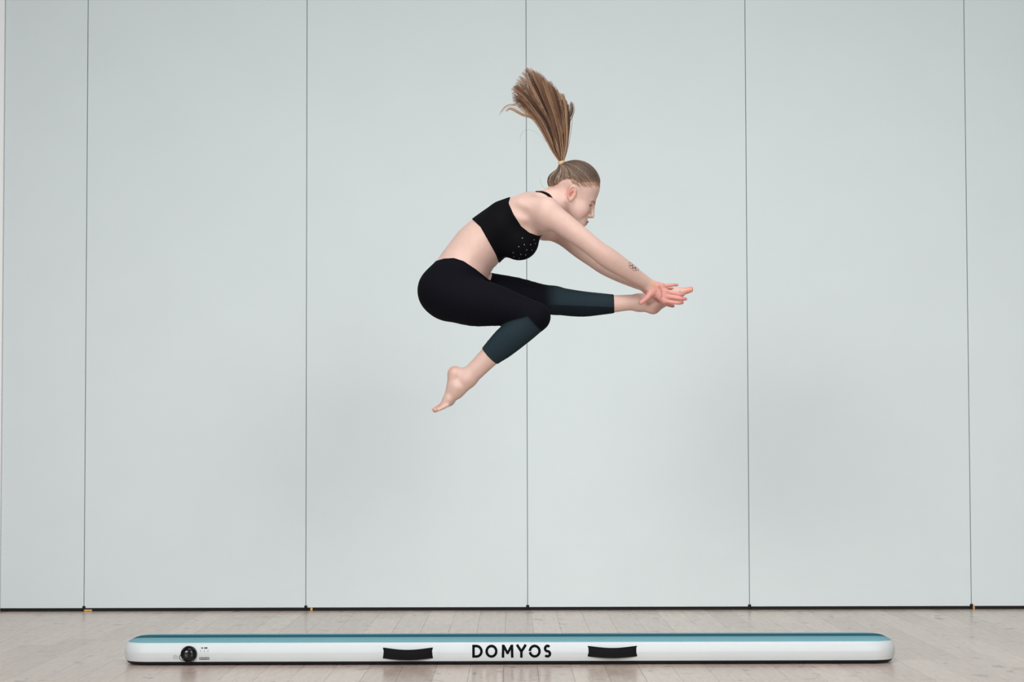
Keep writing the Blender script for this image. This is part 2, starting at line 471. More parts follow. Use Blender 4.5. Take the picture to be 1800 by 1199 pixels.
# printed marks beside the valve
def rect(pxa, pxb, pya, pyb): return [(pxs(pxa), pzs(pyb)), (pxs(pxb), pzs(pyb)), (pxs(pxb), pzs(pya)), (pxs(pxa), pzs(pya))]
def frame(pxa, pxb, pya, pyb, t=0.6):
    return [rect(pxa, pxb, pya, pya + t), rect(pxa, pxb, pyb - t, pyb), rect(pxa, pxa + t, pya, pyb), rect(pxb - t, pxb, pya, pyb)]
side_patch('printed_notice', frame(304.5, 311.5, 1151.5, 1157) + [rect(306.5, 309.5, 1154, 1154.6), rect(307.2, 308.4, 1150, 1151)], M_PRINTG, track)
marks = [rect(353.5, 356.5, 1137, 1138.8), rect(358.5, 364.5, 1137, 1138.8)]
for q in (352.3, 359.2, 365.5): marks.append(rect(q - 0.6, q + 0.6, 1142.8, 1144.2))
side_patch('printed_text', marks, M_PRINT, track)
side_patch('printed_table', frame(350.5, 367.5, 1140, 1151.5, 0.35) + [rect(356, 356.35, 1140, 1151.5), rect(362, 362.35, 1140, 1151.5), rect(350.5, 367.5, 1147, 1147.35)], simple('faint_print', (196, 202, 204), 0.6, 0.3), track)
logo = side_patch('printed_box', [rect(350.3, 367.7, 1154.2, 1158.8)], simple('navy_print', (40, 40, 72), 0.5, 0.3), track)
tcu = bpy.data.curves.new('box_lettering', 'FONT'); tcu.body = 'DECATHLON'; tcu.align_x = 'CENTER'; tcu.align_y = 'CENTER'
tcu.size = 0.0088; tcu.offset = 0.00015
to = bpy.data.objects.new('tmp_text', tcu); COL.objects.link(to)
bpy.context.view_layer.update()
tm = bpy.data.meshes.new_from_object(to.evaluated_get(bpy.context.evaluated_depsgraph_get()))
bpy.data.objects.remove(to, do_unlink=True)
wtx = max(v.co.x for v in tm.vertices) - min(v.co.x for v in tm.vertices)
cxl, czl = (pxs(350.3) + pxs(367.7)) / 2, (pzs(1154.2) + pzs(1158.8)) / 2
sxx = 0.035 / wtx
for v in tm.vertices:
    x, z = cxl + v.co.x * sxx, czl + v.co.y
    v.co = Vector((x, front_y(z) - 0.0014, z))
tm.materials.clear()
link('box_lettering', tm, M_WHITE, logo)

# ------------------------------------------------------------------ jumper: implicit body
BIG = 9.0
def smin(a, b, k):
    if a is None: return b
    if b is None: return a
    if k == 0: return np.minimum(a, b)
    h = np.maximum(k - np.abs(a - b), 0.0) / k
    return np.minimum(a, b) - h * h * k * 0.25
def smax(a, b, k): return -smin(-a, -b, k)
class Cap:
    def __init__(s, a, b, ra, rb, ys=1.0):
        s.a, s.b, s.ra, s.rb, s.ys = np.array(a, float), np.array(b, float), ra, rb, ys
        s.c = (s.a + s.b) / 2; s.R = np.linalg.norm(s.b - s.a) / 2 + max(ra, rb) * max(1, ys)
    def __call__(s, Q):
        q = Q - s.a; ba = s.b - s.a
        if s.ys != 1.0:
            q = q * np.array([1, 1 / s.ys, 1]); ba = ba * np.array([1, 1 / s.ys, 1])
        t = np.clip((q @ ba) / (ba @ ba + 1e-12), 0, 1)
        return np.linalg.norm(q - t[..., None] * ba, axis=-1) - (s.ra + t * (s.rb - s.ra))
class Ell:
    def __init__(s, c, r, M=None):
        s.c, s.r = np.array(c, float), np.array(r, float); s.M = np.eye(3) if M is None else M; s.R = max(r)
    def __call__(s, Q):
        q = (Q - s.c) @ s.M.T
        k0 = np.linalg.norm(q / s.r, axis=-1); k1 = np.linalg.norm(q / (s.r ** 2), axis=-1) + 1e-9
        return k0 * (k0 - 1.0) / k1
class Tor:
    """ring in the plane of the first two local axes, squashed to an ellipse"""
    def __init__(s, c, rx, ry, rt, M):
        s.c, s.rx, s.ry, s.rt, s.M = np.array(c, float), rx, ry, rt, M; s.R = max(rx, ry) + rt
    def __call__(s, Q):
        q = (Q - s.c) @ s.M.T
        x, y = q[..., 0], q[..., 1] * (s.rx / s.ry)
        return np.sqrt((np.sqrt(x * x + y * y) - s.rx) ** 2 + q[..., 2] ** 2) - s.rt
class Grp:
    def __init__(s, k, items): s.k, s.items = k, items
def near(p, c, hr): return np.linalg.norm(p.c - c) < p.R + hr + 0.037
def ev(g, Q, c=None, hr=None):
    if isinstance(g, Grp):
        d = None
        for it in g.items:
            if isinstance(it, tuple):                      # ('sub', prim, k): carve
                e = ev(it[1], Q, c, hr)
                if e is not None and d is not None: d = smax(d, -e, it[2])
            else:
                d = smin(d, ev(it, Q, c, hr), g.k)
        return d
    if c is not None and not near(g, c, hr): return None
    return g(Q)
def chain(pts, k=0.012):
    """pts: (px, py, dy, r[, ...])"""
    A = np.array([tuple(P(p[0], p[1], p[2])) + (p[3],) for p in pts])
    if len(A) > 2:                       # run a smooth curve through the joints
        A = np.vstack([2 * A[0] - A[1], A, 2 * A[-1] - A[-2]]); out = []
        for i in range(1, len(A) - 2):
            for t in (0, 1 / 3, 2 / 3):
                p0, p1, p2, p3 = A[i - 1:i + 3]
                out.append(0.5 * (2 * p1 + (p2 - p0) * t + (2 * p0 - 5 * p1 + 4 * p2 - p3) * t * t + (3 * p1 - p0 - 3 * p2 + p3) * t ** 3))
        out.append(A[-2]); A = np.array(out)
    return [Cap(A[i, :3], A[i + 1, :3], A[i, 3], A[i + 1, 3]) for i in range(len(A) - 1)]
def E(px, py, dy, r, M=None): return Ell(P(px, py, dy), r, M)
def rotm(ang):   # local x axis along image direction with angle ang (deg, counter-clockwise as seen), y depth, z up
    a = math.radians(ang); return np.array([[math.cos(a), 0, math.sin(a)], [0, 1, 0], [-math.sin(a), 0, math.cos(a)]])

# torso: spine runs up to the right at about 45 degrees, then levels out
def slab(px, py, half, wid, ln, ang): # half = front-back, wid = sideways, ln = along spine
    return E(px, py, 0, (ln, wid, half), rotm(ang))
torso = Grp(0.035, [
    E(782, 511, -0.070, (0.106, 0.098, 0.106)), E(782, 511, 0.070, (0.106, 0.098, 0.106)),
    slab(806, 486, 0.106, 0.160, 0.120, 55),
    slab(826, 452, 0.098, 0.128, 0.115, 48),
    slab(848, 427, 0.098, 0.126, 0.110, 42),
    slab(882, 402, 0.098, 0.142, 0.120, 34),
    slab(918, 382, 0.086, 0.150, 0.100, 24),
    Cap(P(925, 372, -0.105), P(958, 368, -0.15), 0.058, 0.050), Cap(P(925, 372, 0.105), P(958, 368, 0.15), 0.058, 0.050),
    Cap(P(935, 366, 0), P(966, 361, 0), 0.062, 0.052, 1.25),
    Cap(P(880, 372, -0.06), P(925, 358, -0.075), 0.03, 0.028), Cap(P(880, 372, 0.06), P(925, 358, 0.075), 0.03, 0.028),
    Cap(P(928, 402, -0.05), P(956, 392, -0.13), 0.04, 0.04), Cap(P(928, 402, 0.05), P(956, 392, 0.13), 0.04, 0.04),
])
breasts = Grp(0.02, [E(911, 422, -0.066, (0.080, 0.070, 0.076), rotm(-40)), E(911, 422, 0.066, (0.080, 0.070, 0.076), rotm(-40))])
trunk = Grp(0.03, [torso, breasts,
    ('sub', Cap(P(842, 460, -0.150), P(858, 476, -0.118), 0.020, 0.018), 0.022),      # hollow beside the abdomen
    ('sub', Cap(P(870, 473, -0.10), P(870, 473, 0.10), 0.0045, 0.0045), 0.008),       # folds of the bent waist
    ('sub', Cap(P(862, 485, -0.09), P(862, 485, 0.09), 0.0050, 0.0050), 0.008),
    ('sub', Cap(P(846, 472, -0.122), P(862, 484, -0.085), 0.0045, 0.0050), 0.008),
    ('sub', Cap(P(900, 362, -0.160), P(920, 376, -0.176), 0.016, 0.016), 0.025),      # hollow below the shoulder blade
])
arm_r = Grp(0, chain([(966, 378, -0.168, 0.052), (990, 394, -0.178, 0.046), (1022, 418, -0.185, 0.0405), (1050, 440, -0.180, 0.0385), (1068, 453, -0.165, 0.0415),
                          (1092, 469, -0.135, 0.0375), (1118, 486, -0.095, 0.0295), (1139, 499, -0.062, 0.0235)]))
arm_l = Grp(0, chain([(958, 399, 0.145, 0.056), (974, 402, 0.165, 0.053), (994, 415, 0.165, 0.044), (1019, 437, 0.155, 0.0385), (1043, 454, 0.145, 0.0365), (1064, 467, 0.130, 0.0385),
                          (1090, 481, 0.085, 0.035), (1116, 494.5, 0.04, 0.0275), (1135, 503, 0.008, 0.0225)]))
def hand(side):
    if side < 0:   # her right hand, palm towards the viewer, thumb down
        d = -0.058; s = -1
        W = (1139, 500); mcp = [(1168, 529), (1171, 520.5), (1169.5, 511.5), (1164, 502.5)]
        fing = [[(1184, 531.5, -0.004), (1193, 532.5, -0.002), (1199, 532.0, 0.004)],
                [(1188, 523.5, -0.004), (1198, 525, -0.002), (1205, 525.5, 0.004)],
                [(1185, 515.5, -0.002), (1195, 517.5, 0.0), (1201, 518, 0.006)],
                [(1176, 501.5, 0.002), (1184, 500.8, 0.004), (1190, 501, 0.008)]]
        th = [(1146, 511, -0.006), (1139, 521.5, -0.016), (1132, 528, -0.020), (1126.5, 532, -0.022)]
    else:
        d = 0.004; s = 1
        W = (1135, 503); mcp = [(1162, 530), (1165, 522), (1164, 514), (1159, 506)]
        fing = [[(1173, 535, 0), (1179, 537, 0), (1183, 538, 0)],
                [(1178, 527, 0), (1186, 529, 0), (1192, 530, 0)],
                [(1177, 518, 0), (1185, 519, 0), (1191, 519, 0)],
                [(1169, 507, 0), (1176, 507, 0), (1181, 507, 0)]]
        th = [(1143, 514, 0.006), (1140, 522, 0.012), (1136, 526, 0.016), (1132, 529, 0.018)]
    rr = [0.0080, 0.0083, 0.0079, 0.0070]
    items = []
    for i, (m, f) in enumerate(zip(mcp, fing)):
        Wp = P(W[0] + 2, W[1] + (m[1] - W[1]) * 0.22, d)
        items.append(Cap(Wp, P(m[0], m[1], d), 0.0165, 0.0118, 1.0))
    palm = Grp(0.010, items + [E(1147, 513, d + s * 0.006, (0.022, 0.012, 0.017), rotm(-50)) if side < 0 else E(1144, 515, d + s * 0.006, (0.022, 0.012, 0.017), rotm(-50)),
                               E(1153, 502, d + s * 0.005, (0.022, 0.011, 0.013), rotm(-15)) if side < 0 else E(1148, 506, d + s * 0.005, (0.022, 0.011, 0.013), rotm(-15))])
    fs = []
    for i, (m, f) in enumerate(zip(mcp, fing)):
        pts = [(m[0], m[1], d, rr[i] * 1.12)] + [(q[0], q[1], d + q[2], rr[i] * w) for q, w in zip(f, (1.0, 0.93, 0.82))]
        fs.append(Grp(0, chain(pts)))
    tp = [(q[0], q[1], d + q[2], r) for q, r in zip(th, (0.0155, 0.0112, 0.0102, 0.0088))]
    h = Grp(0.006, [palm, Grp(0, chain(tp))])
    for f in fs: h = Grp(0.0035, [h, f])
    return h
hand_r, hand_l = hand(-1), hand(1)
armR = Grp(0.014, [arm_r, hand_r]); armL = Grp(0.014, [arm_l, hand_l])
thigh_r = Grp(0, chain([(797, 521, -0.085, 0.098), (832, 531, -0.112, 0.0925), (860, 535, -0.135, 0.083), (890, 541, -0.16, 0.069), (915, 547, -0.18, 0.058), (941, 557, -0.2, 0.054)]))
shin_r = Grp(0, chain([(941, 557, -0.2, 0.054), (924, 574, -0.192, 0.052), (897, 594, -0.178, 0.0545), (880, 609, -0.168, 0.0500), (862, 625, -0.158, 0.0415), (840, 647, -0.146, 0.0375), (822, 665, -0.135, 0.0350)]))
def foot(side):
    if side < 0:
        A = (820, 667); pts_heel = [(820, 664, -0.135, 0.032), (800, 657, -0.132, 0.0275)]
        mid = (804, 681); ball = (789, 703); d0, d1 = -0.132, -0.115
        top = [(828, 668), (803, 690)]
        toes = [(764.5, 721, 0.036, 0.0098), (762.5, 720, 0.016, 0.0078), (763.5, 720.5, 0.000, 0.0075), (766.5, 721, -0.015, 0.0072), (771, 720, -0.029, 0.0072)]
        knuck = [(779, 713), (779, 712), (780, 712.5), (783, 713), (786, 712)]
    else:
        pts_heel = [(1124, 532, 0.092, 0.0315), (1148, 539.5, 0.092, 0.0275)]
        mid = (1163, 524); ball = (1191, 515); d0, d1 = 0.092, 0.10
        toes = [(1213.5, 509.5, -0.033, 0.0112), (1215, 507, -0.013, 0.0078), (1213, 507, 0.003, 0.0075), (1210, 508, 0.018, 0.0072), (1206, 509, 0.031, 0.0072)]
        knuck = [(1199, 513), (1201, 511), (1199, 511.5), (1197, 512), (1194, 513)]
    it = chain(pts_heel)
    M_, B_ = P(mid[0], mid[1], d0), P(ball[0], ball[1], d1)
    it.append(Cap(P(*pts_heel[0][:3]), M_, 0.033, 0.031))
    it.append(Cap(P(*pts_heel[1][:3]), B_, 0.026, 0.019, 1.3))
    it.append(Cap(M_, B_, 0.030, 0.0205, 1.35))
    if side < 0:
        it.append(E(817, 667, -0.164, (0.011, 0.007, 0.011))); it.append(Cap(P(822, 665, -0.135), P(803, 689, -0.128), 0.034, 0.0265))
        it.append(Cap(B_, P(778, 713.5, -0.115), 0.0205, 0.0145, 1.7))
    else: it.append(Cap(B_, P(1203, 511.5, 0.10), 0.0205, 0.0130, 1.7))
    g = Grp(0.014, it)
    for t, kq in zip(toes, knuck):
        g = Grp(0.005, [g, Cap(P(kq[0], kq[1], d1 + t[2] * 0.9), P(t[0], t[1], d1 + t[2]), t[3] * 1.3, t[3])])
    return g
foot_r, foot_l = foot(-1), foot(1)
legR = Grp(0.012, [thigh_r, Grp(0.016, [shin_r, foot_r])])
thigh_l = Grp(0, chain([(800, 508, 0.085, 0.094), (850, 515, 0.095, 0.083), (905, 520, 0.1, 0.0725), (945, 525, 0.1, 0.0595), (974, 528, 0.1, 0.0535)]))
shin_l = Grp(0, chain([(974, 528, 0.1, 0.0535), (1000, 532, 0.098, 0.0515), (1026, 534.5, 0.096, 0.0485), (1055, 534.5, 0.094, 0.0415), (1080, 534, 0.093, 0.0350), (1105, 532, 0.092, 0.0318), (1124, 532, 0.092, 0.0312)]))
legL = Grp(0.012, [thigh_l, Grp(0.016, [shin_l, foot_l])])

# head, in its own frame: u forward, w to her left, v up
HO = P(1008, 325, 0.0)
YAW = math.radians(0)
TILT = math.radians(24.3)
u0 = np.array([math.cos(TILT) * math.cos(YAW), math.sin(YAW), -math.sin(TILT) * math.cos(YAW)])
v0 = np.array([math.sin(TILT), 0, math.cos(TILT)]); v0 = v0 - u0 * (u0 @ v0); v0 /= np.linalg.norm(v0)
w0 = np.cross(v0, u0)
HM = np.stack([u0, w0, v0])           # world -> head axes
def H(u, w, v): return HO + (u * u0 + w * w0 + v * v0) * 0.001
def HE(u, w, v, ru, rw, rv, tilt=0.0):
    M = HM
    if tilt:
        a = math.radians(tilt); M = np.stack([HM[0] * math.cos(a) + HM[2] * math.sin(a), HM[1], -HM[0] * math.sin(a) + HM[2] * math.cos(a)])
    return Ell(H(u, w, v), (ru * .001, rw * .001, rv * .001), M)
def HC(p, q, ra, rb): return Cap(H(*p), H(*q), ra * .001, rb * .001)
cran = HE(8, 0, 15, 90, 74, 80)
hd = [cran, HE(-60, 0, -14, 38, 56, 38), HE(48, 0, 0, 56, 62, 62), HE(56, 0, -50, 50, 55, 66), HE(50, 0, -92, 48, 46, 52),
      HC((12, -52, -70), (84, -14, -136), 18, 15), HC((12, 52, -70), (84, 14, -136), 18, 15), HE(89, 0, -139, 16, 20, 15)]
head0 = Grp(0.022, hd)
sgn = (-1, 1)
head1 = Grp(0.014, [head0] + [HE(66, s * 34, -82, 32, 22, 36) for s in sgn] + [HE(93, 0, -113, 16, 27, 24)] + [HC((99, s * 10, -31), (89, s * 33, -31), 8, 5) for s in sgn])
carve = Grp(0.010, [head1] + [('sub', HE(114, s * 31, -48, 15, 15, 10), 0.012) for s in sgn])
nose = Grp(0.006, [HC((105, 0, -40), (117, 0, -78), 7.5, 8.0), HE(119, 0, -84, 10, 9.5, 9)] + [HE(109, s * 11.5, -89, 9.5, 6.5, 7) for s in sgn])
head2 = Grp(0.006, [carve, nose])
head3 = Grp(0.004, [head2, HC((107, -14, -117), (112.5, 0, -113.5), 2.6, 4.0), HC((112.5, 0, -113.5), (107, 14, -117), 4.0, 2.6),
                    HC((105.5, -13, -122.5), (109.5, 0, -124.5), 2.8, 4.4), HC((109.5, 0, -124.5), (105.5, 13, -122.5), 4.4, 2.8)])
def ear(s):
    a = math.radians(8); sp = math.radians(22)
    up = HM[2] * math.cos(a) - HM[0] * math.sin(a)
    fw = HM[0] * math.cos(a) + HM[2] * math.sin(a)
    out = HM[1] * s
    fw2 = fw * math.cos(sp) - out * (-math.sin(sp)); fw2 = fw * math.cos(sp) - out * math.sin(sp)
    nn = np.cross(fw2, up); nn = nn * (1 if nn @ out > 0 else -1)
    M = np.stack([fw2, up, nn])
    c = H(9, s * 71, -43)
    disk = Ell(c - nn * 0.003, (0.0165, 0.028, 0.006), M)
    return Grp(0.003, [disk, ('sub', Ell(c + nn * 0.006 + fw2 * 0.004 - up * 0.004, (0.0095, 0.0150, 0.0115), M), 0.002),
                       Tor(c + nn * 0.0015 + up * 0.003, 0.0150, 0.0255, 0.0030, M),
                       Ell(c - up * 0.024 + fw2 * 0.003 + nn * 0.001, (0.008, 0.009, 0.0045), M),
                       Ell(c + fw2 * 0.0125 - up * 0.005 + nn * 0.003, (0.004, 0.006, 0.004), M)])
head4 = Grp(0.004, [head3, ear(-1), ear(1)])
neck = Grp(0.02, [Cap(P(958, 364, 0), P(990, 343, 0), 0.060, 0.054), Cap(P(962, 378, -0.02), P(996, 352, -0.030), 0.030, 0.026), Cap(P(962, 378, 0.02), P(996, 352, 0.030), 0.030, 0.026)])
headN = Grp(0.018, [neck, head4])

def body_sdf(Q, c=None, hr=None):
    T = ev(trunk, Q, c, hr)
    d = None
    for g, k in ((armR, 0.035), (armL, 0.035), (legR, 0.030), (legL, 0.030), (headN, 0.030)):
        x = ev(g, Q, c, hr)
        if x is None and T is None: continue
        e = smin(T, x, k)
        d = e if d is None else np.minimum(d, e)
    return d
def poly2d(pts):
    Wp = np.array([P(x, y, 0)[[0, 2]] for x, y in pts])
    def f(Q):
        # undo perspective so that the outline holds at every depth
        y = Q[..., 1]
        s = MAT_Y / y
        px = Q[..., 0] * s; pz = CAM_H + (Q[..., 2] - CAM_H) * s
        d = np.full(px.shape, 1e9); inside = np.zeros(px.shape, bool)
        n = len(Wp)
        for i in range(n):
            ax, az = Wp[i]; bx, bz = Wp[(i + 1) % n]
            ex, ez = bx - ax, bz - az
            qx, qz = px - ax, pz - az
            t = np.clip((qx * ex + qz * ez) / (ex * ex + ez * ez), 0, 1)
            d = np.minimum(d, (qx - t * ex) ** 2 + (qz - t * ez) ** 2)
            c1 = (az > pz) != (bz > pz)
            with np.errstate(divide='ignore', invalid='ignore'):
                xi = ax + (pz - az) * ex / (ez if abs(ez) > 1e-12 else 1e-12)
            inside ^= c1 & (px < xi)
        d = np.sqrt(d)
        return np.where(inside, -d, d)
    return f
def half(p, n):
    p = np.array(p); n = np.array(n) / np.linalg.norm(n)
    return lambda Q: (Q - p) @ n

# ---- surface nets on sparse blocks
def surface(fn, lo, hi, h, nb=24):
    lo = np.array(lo); nblk = np.ceil((np.array(hi) - lo) / (h * nb)).astype(int)
    tot = nblk * nb + 2
    Vs, Ids, Qs = [], [], []
    corner = [(i, j, k) for i in (0, 1) for j in (0, 1) for k in (0, 1)]
    hr = h * (nb + 2) * math.sqrt(3) / 2
    rng = np.arange(nb + 2)
    G = np.stack(np.meshgrid(rng, rng, rng, indexing='ij'), axis=-1).astype(float) * h
    for bi in range(nblk[0]):
        for bj in range(nblk[1]):
            for bk in range(nblk[2]):
                b0 = np.array([bi, bj, bk]) * nb
                o = lo + b0 * h
                c = o + h * (nb + 1) / 2
                dc = fn(c[None, :], c, hr)
                if dc is None or abs(dc[0]) > hr + 0.03: continue
                D = fn((G + o).reshape(-1, 3), c, hr)
                if D is None: continue
                D = D.reshape(nb + 2, nb + 2, nb + 2)
                S = D < 0
                if S.all() or not S.any(): continue
                n1 = nb + 1
                cnt = np.zeros((n1, n1, n1), int)
                for (i, j, k) in corner: cnt += S[i:i + n1, j:j + n1, k:k + n1]
                act = (cnt > 0) & (cnt < 8)
                ai = np.argwhere(act)
                acc = np.zeros((len(ai), 3)); wn = np.zeros(len(ai))
                for (i, j, k) in corner:
                    for ax in range(3):
                        if (i, j, k)[ax] == 1: continue
                        e = [i, j, k]; e[ax] = 1
                        d0 = D[ai[:, 0] + i, ai[:, 1] + j, ai[:, 2] + k]; d1 = D[ai[:, 0] + e[0], ai[:, 1] + e[1], ai[:, 2] + e[2]]
                        m = (d0 < 0) != (d1 < 0)
                        t = np.where(m, d0 / np.where(m, d0 - d1, 1), 0)
                        pt = np.tile(np.array([i, j, k], float), (len(ai), 1)); pt[:, ax] += t
                        acc += pt * m[:, None]; wn += m
                Vs.append(o + (ai + acc / wn[:, None]) * h)
                gid = lambda A: ((A[:, 0] + b0[0]) * tot[1] + (A[:, 1] + b0[1])) * tot[2] + A[:, 2] + b0[2]
                Ids.append(gid(ai))
                # quads: edges owned by this block (lower index in 1..nb)
                for ax in range(3):
                    a1, a2 = (ax + 1) % 3, (ax + 2) % 3
                    sl = [slice(1, n1)] * 3; sl2 = [slice(1, n1)] * 3
                    sl2[ax] = slice(2, n1 + 1)
                    sA = S[tuple(sl)]; sB = S[tuple(sl2)]
                    ed = np.argwhere(sA != sB)
                    if len(ed) == 0: continue
                    inside_first = sA[ed[:, 0], ed[:, 1], ed[:, 2]]
                    ed = ed + 1
                    q = []
                    for (da, db) in ((-1, -1), (0, -1), (0, 0), (-1, 0)):
                        t = ed.copy(); t[:, a1] += da; t[:, a2] += db; q.append(gid(t))
                    q = np.stack(q, axis=1)
                    q = np.where(inside_first[:, None], q, q[:, ::-1])
                    Qs.append(q)
    ids = np.concatenate(Ids); V = np.concatenate(Vs); Q = np.concatenate(Qs)
    uid, first = np.unique(ids, return_index=True)
    V = V[first]
    pos = np.searchsorted(uid, Q); pos = np.clip(pos, 0, len(uid) - 1)
    ok = (uid[pos] == Q).all(axis=1)
    return V, pos[ok]

def relax(V, Q, n):
    """volume-keeping smoothing of the grid's own ripple"""
    e = np.concatenate([Q[:, [0, 1]], Q[:, [1, 2]], Q[:, [2, 3]], Q[:, [3, 0]]]); i, j = e[:, 0], e[:, 1]
    cnt = np.bincount(i, minlength=len(V)) + np.bincount(j, minlength=len(V))
    for it in range(2 * n):
        avg = np.stack([np.bincount(i, V[j, a], len(V)) + np.bincount(j, V[i, a], len(V)) for a in range(3)], axis=1) / np.maximum(cnt, 1)[:, None]
        V = V + (0.5 if it % 2 == 0 else -0.52) * (avg - V)
    return V
SKIN = np.array(s2l((218, 185, 173)))
def blend(c, tgt, w): return c * (1 - w[:, None]) + np.array(s2l(tgt)) * w[:, None]
def sstep(x, a, b):
    t = np.clip((x - a) / (b - a), 0, 1); return t * t * (3 - 2 * t)

LO, HI = P(715, 745, -0.34), P(1235, 262, 0.33)
LO = np.array([min(LO[0], HI[0]), MAT_Y - 0.34, min(LO[2], HI[2])]); HI = np.array([max(P(1235, 262)[0], LO[0]), MAT_Y + 0.33, P(900, 265)[2]])
V, Q = surface(body_sdf, LO, HI, 0.0025); V = relax(V, Q, 3)
tint = np.tile(SKIN, (len(V), 1))
dh = np.minimum(hand_r_d := ev(hand_r, V), ev(hand_l, V))
tint = blend(tint, (216, 132, 124), sstep(-dh, -0.004, 0.0005) * 0.62)
dist = lambda p: np.linalg.norm(V - p, axis=1)
tint = blend(tint, (222, 165, 110), sstep(-dist(P(1146, 500, -0.075)), -0.022, -0.006) * 0.55)
for (px, py, dy, r, w) in ((797, 652, -0.14, 0.03, 0.6), (772, 717, -0.115, 0.04, 0.6), (1150, 548, 0.09, 0.028, 0.6), (1212, 509, 0.075, 0.045, 0.75), (1030, 378, -0.06, 0.03, 0.35), (1001, 338, -0.075, 0.034, 0.6), (1055, 443, -0.21, 0.03, 0.08)):
    tint = blend(tint, (222, 140, 120), sstep(-dist(P(px, py, dy)), -r, -r * 0.3) * w)
def seg_d(a, b):
    ab = b - a; tq = np.clip((V - a) @ ab / (ab @ ab), 0, 1); return np.linalg.norm(V - a - tq[:, None] * ab, axis=1)
for line_ in ([(1158, 503), (1163, 512), (1163, 521), (1160, 529)], [(1149, 503), (1153, 512), (1150, 520), (1145, 525)], [(1173, 506), (1176, 507)], [(1172.5, 516), (1176, 517)], [(1174, 524.5), (1178, 525)]):
    for p_, q_ in zip(line_[:-1], line_[1:]):
        a_, b_ = P(*p_, -0.073), P(*q_, -0.073)
        tint = blend(tint, (172, 84, 80), sstep(-seg_d(a_, b_), -0.0062, -0.0015) * 0.45)
for (px, py) in ((1199, 532), (1205, 525.5), (1201, 518), (1190, 501), (1127, 532)):
    tint = blend(tint, (214, 112, 112), sstep(-dist(P(px, py, -0.06)), -0.02, -0.004) * 0.5)
lipd = np.minimum.reduce([g(V) for g in head3.items[1:]])
tint = blend(tint, (176, 98, 94), sstep(-lipd, -0.0022, -0.0002))
person = bpy.data.objects.new('person', None); COL.objects.link(person)
person.location = (float(P(860, 600)[0]), MAT_Y, float(P(860, 726)[2]))
bpy.context.view_layer.update()
tag(person, 'person in black sports bra and dark leggings leaping above the inflatable track, arms reaching forward', 'person')
M_SKIN = attr_mat('skin', 0.48, 0.35, sss=0.12, noise=0.06, nscale=45, bump=0.03, bscale=350)
body = link('body', mesh_np('body', V, Q, tint), M_SKIN, person, True)

# ---- leggings
waist = poly2d([(700, 470), (748, 470), (762, 460), (780, 454.5), (798, 453.5), (815, 459), (836, 473), (860, 492), (885, 508), (885, 640), (700, 640)])
kn_r = half(P(862.5, 625.5, -0.158), P(840, 647, -0.146) - P(880, 609, -0.168))
kn_l = half(P(1078, 534, 0.093), P(1105, 533, 0.092) - P(1055, 534.5, 0.094))
OFF = 0.0030
def leg_sdf(Q, c=None, hr=None):
    T = ev(torso, Q, c, hr)
    def cropped(th, sh, cut):
        a, b = ev(th, Q, c, hr), ev(sh, Q, c, hr)
        if b is not None: b = smax(b, cut(Q), 0.002)
        return smin(a, b, 0.012)
    A = cropped(thigh_r, shin_r, kn_r); B = cropped(thigh_l, shin_l, kn_l)
    res = None
    for L_, cut in ((A, kn_r), (B, kn_l)):
        if L_ is None and T is None: continue
        e = smin(T, L_, 0.03) - OFF
        e = np.maximum(e, waist(Q))
        if L_ is not None: e = np.minimum(e, L_ - OFF)
        res = e if res is None else np.minimum(res, e)
    return res
LV, LQ = surface(leg_sdf, LO, HI, 0.0027); LV = relax(LV, LQ, 12)
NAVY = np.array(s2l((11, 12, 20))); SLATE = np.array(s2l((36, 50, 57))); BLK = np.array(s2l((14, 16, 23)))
da = ev(shin_r, LV) ; dt = ev(thigh_r, LV); dl = ev(shin_l, LV); dlt = ev(thigh_l, LV)
c = np.tile(NAVY, (len(LV), 1))
along_r = (LV - P(930, 566, -0.19)) @ ((lambda d: d / np.linalg.norm(d))(P(880, 609, -0.168) - P(930, 566, -0.19)))
wr = sstep(dt - da, -0.002, 0.002) * sstep(along_r, -0.022, -0.010)
c = c * (1 - wr[:, None]) + SLATE * wr[:, None]
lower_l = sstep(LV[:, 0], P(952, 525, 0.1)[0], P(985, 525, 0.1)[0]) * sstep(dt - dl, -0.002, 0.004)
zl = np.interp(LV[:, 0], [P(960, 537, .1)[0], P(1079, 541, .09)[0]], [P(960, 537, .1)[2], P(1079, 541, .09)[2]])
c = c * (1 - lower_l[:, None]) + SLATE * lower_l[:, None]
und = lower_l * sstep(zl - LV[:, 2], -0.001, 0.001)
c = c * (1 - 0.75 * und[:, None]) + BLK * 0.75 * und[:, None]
M_LEG = attr_mat('stretch_knit', 0.85, 0.10, noise=0.35, nscale=420, bump=0.25, bscale=700)
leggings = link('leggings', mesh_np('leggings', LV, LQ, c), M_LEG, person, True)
leggings['label'] = 'dark cropped leggings with slate calf panels'

# ---- sports bra
bra_reg = poly2d([(828.5, 384), (844.6, 399), (857, 421), (871.5, 447), (880.5, 470), (888, 492), (960, 480), (1000, 440), (975, 417), (959.5, 416.5), (944.4, 414.3), (930, 408.7),
                  (916, 397.7), (903, 377), (894, 357), (897, 347), (893, 325), (800, 350)])
def bra_sdf(Q, c=None, hr=None):
    T = ev(trunk, Q, c, hr)
    if T is None: return None
    return smax(T - 0.0032, bra_reg(Q), 0.002)
BV, BQ = surface(bra_sdf, P(815, 500, 0) - np.array([0, 0.3, 0]), np.array([P(985, 400)[0], MAT_Y + 0.3, P(900, 335)[2]]), 0.0027)
BV = relax(BV, BQ, 8)
M_BRA = attr_mat('black_stretch_fabric', 0.8, 0.10, noise=0.3, nscale=420, bump=0.2, bscale=700)
bra = link('sports_bra', mesh_np('sports_bra', BV, BQ, np.tile(np.array(s2l((9, 10, 14))), (len(BV), 1))), M_BRA, person, True)

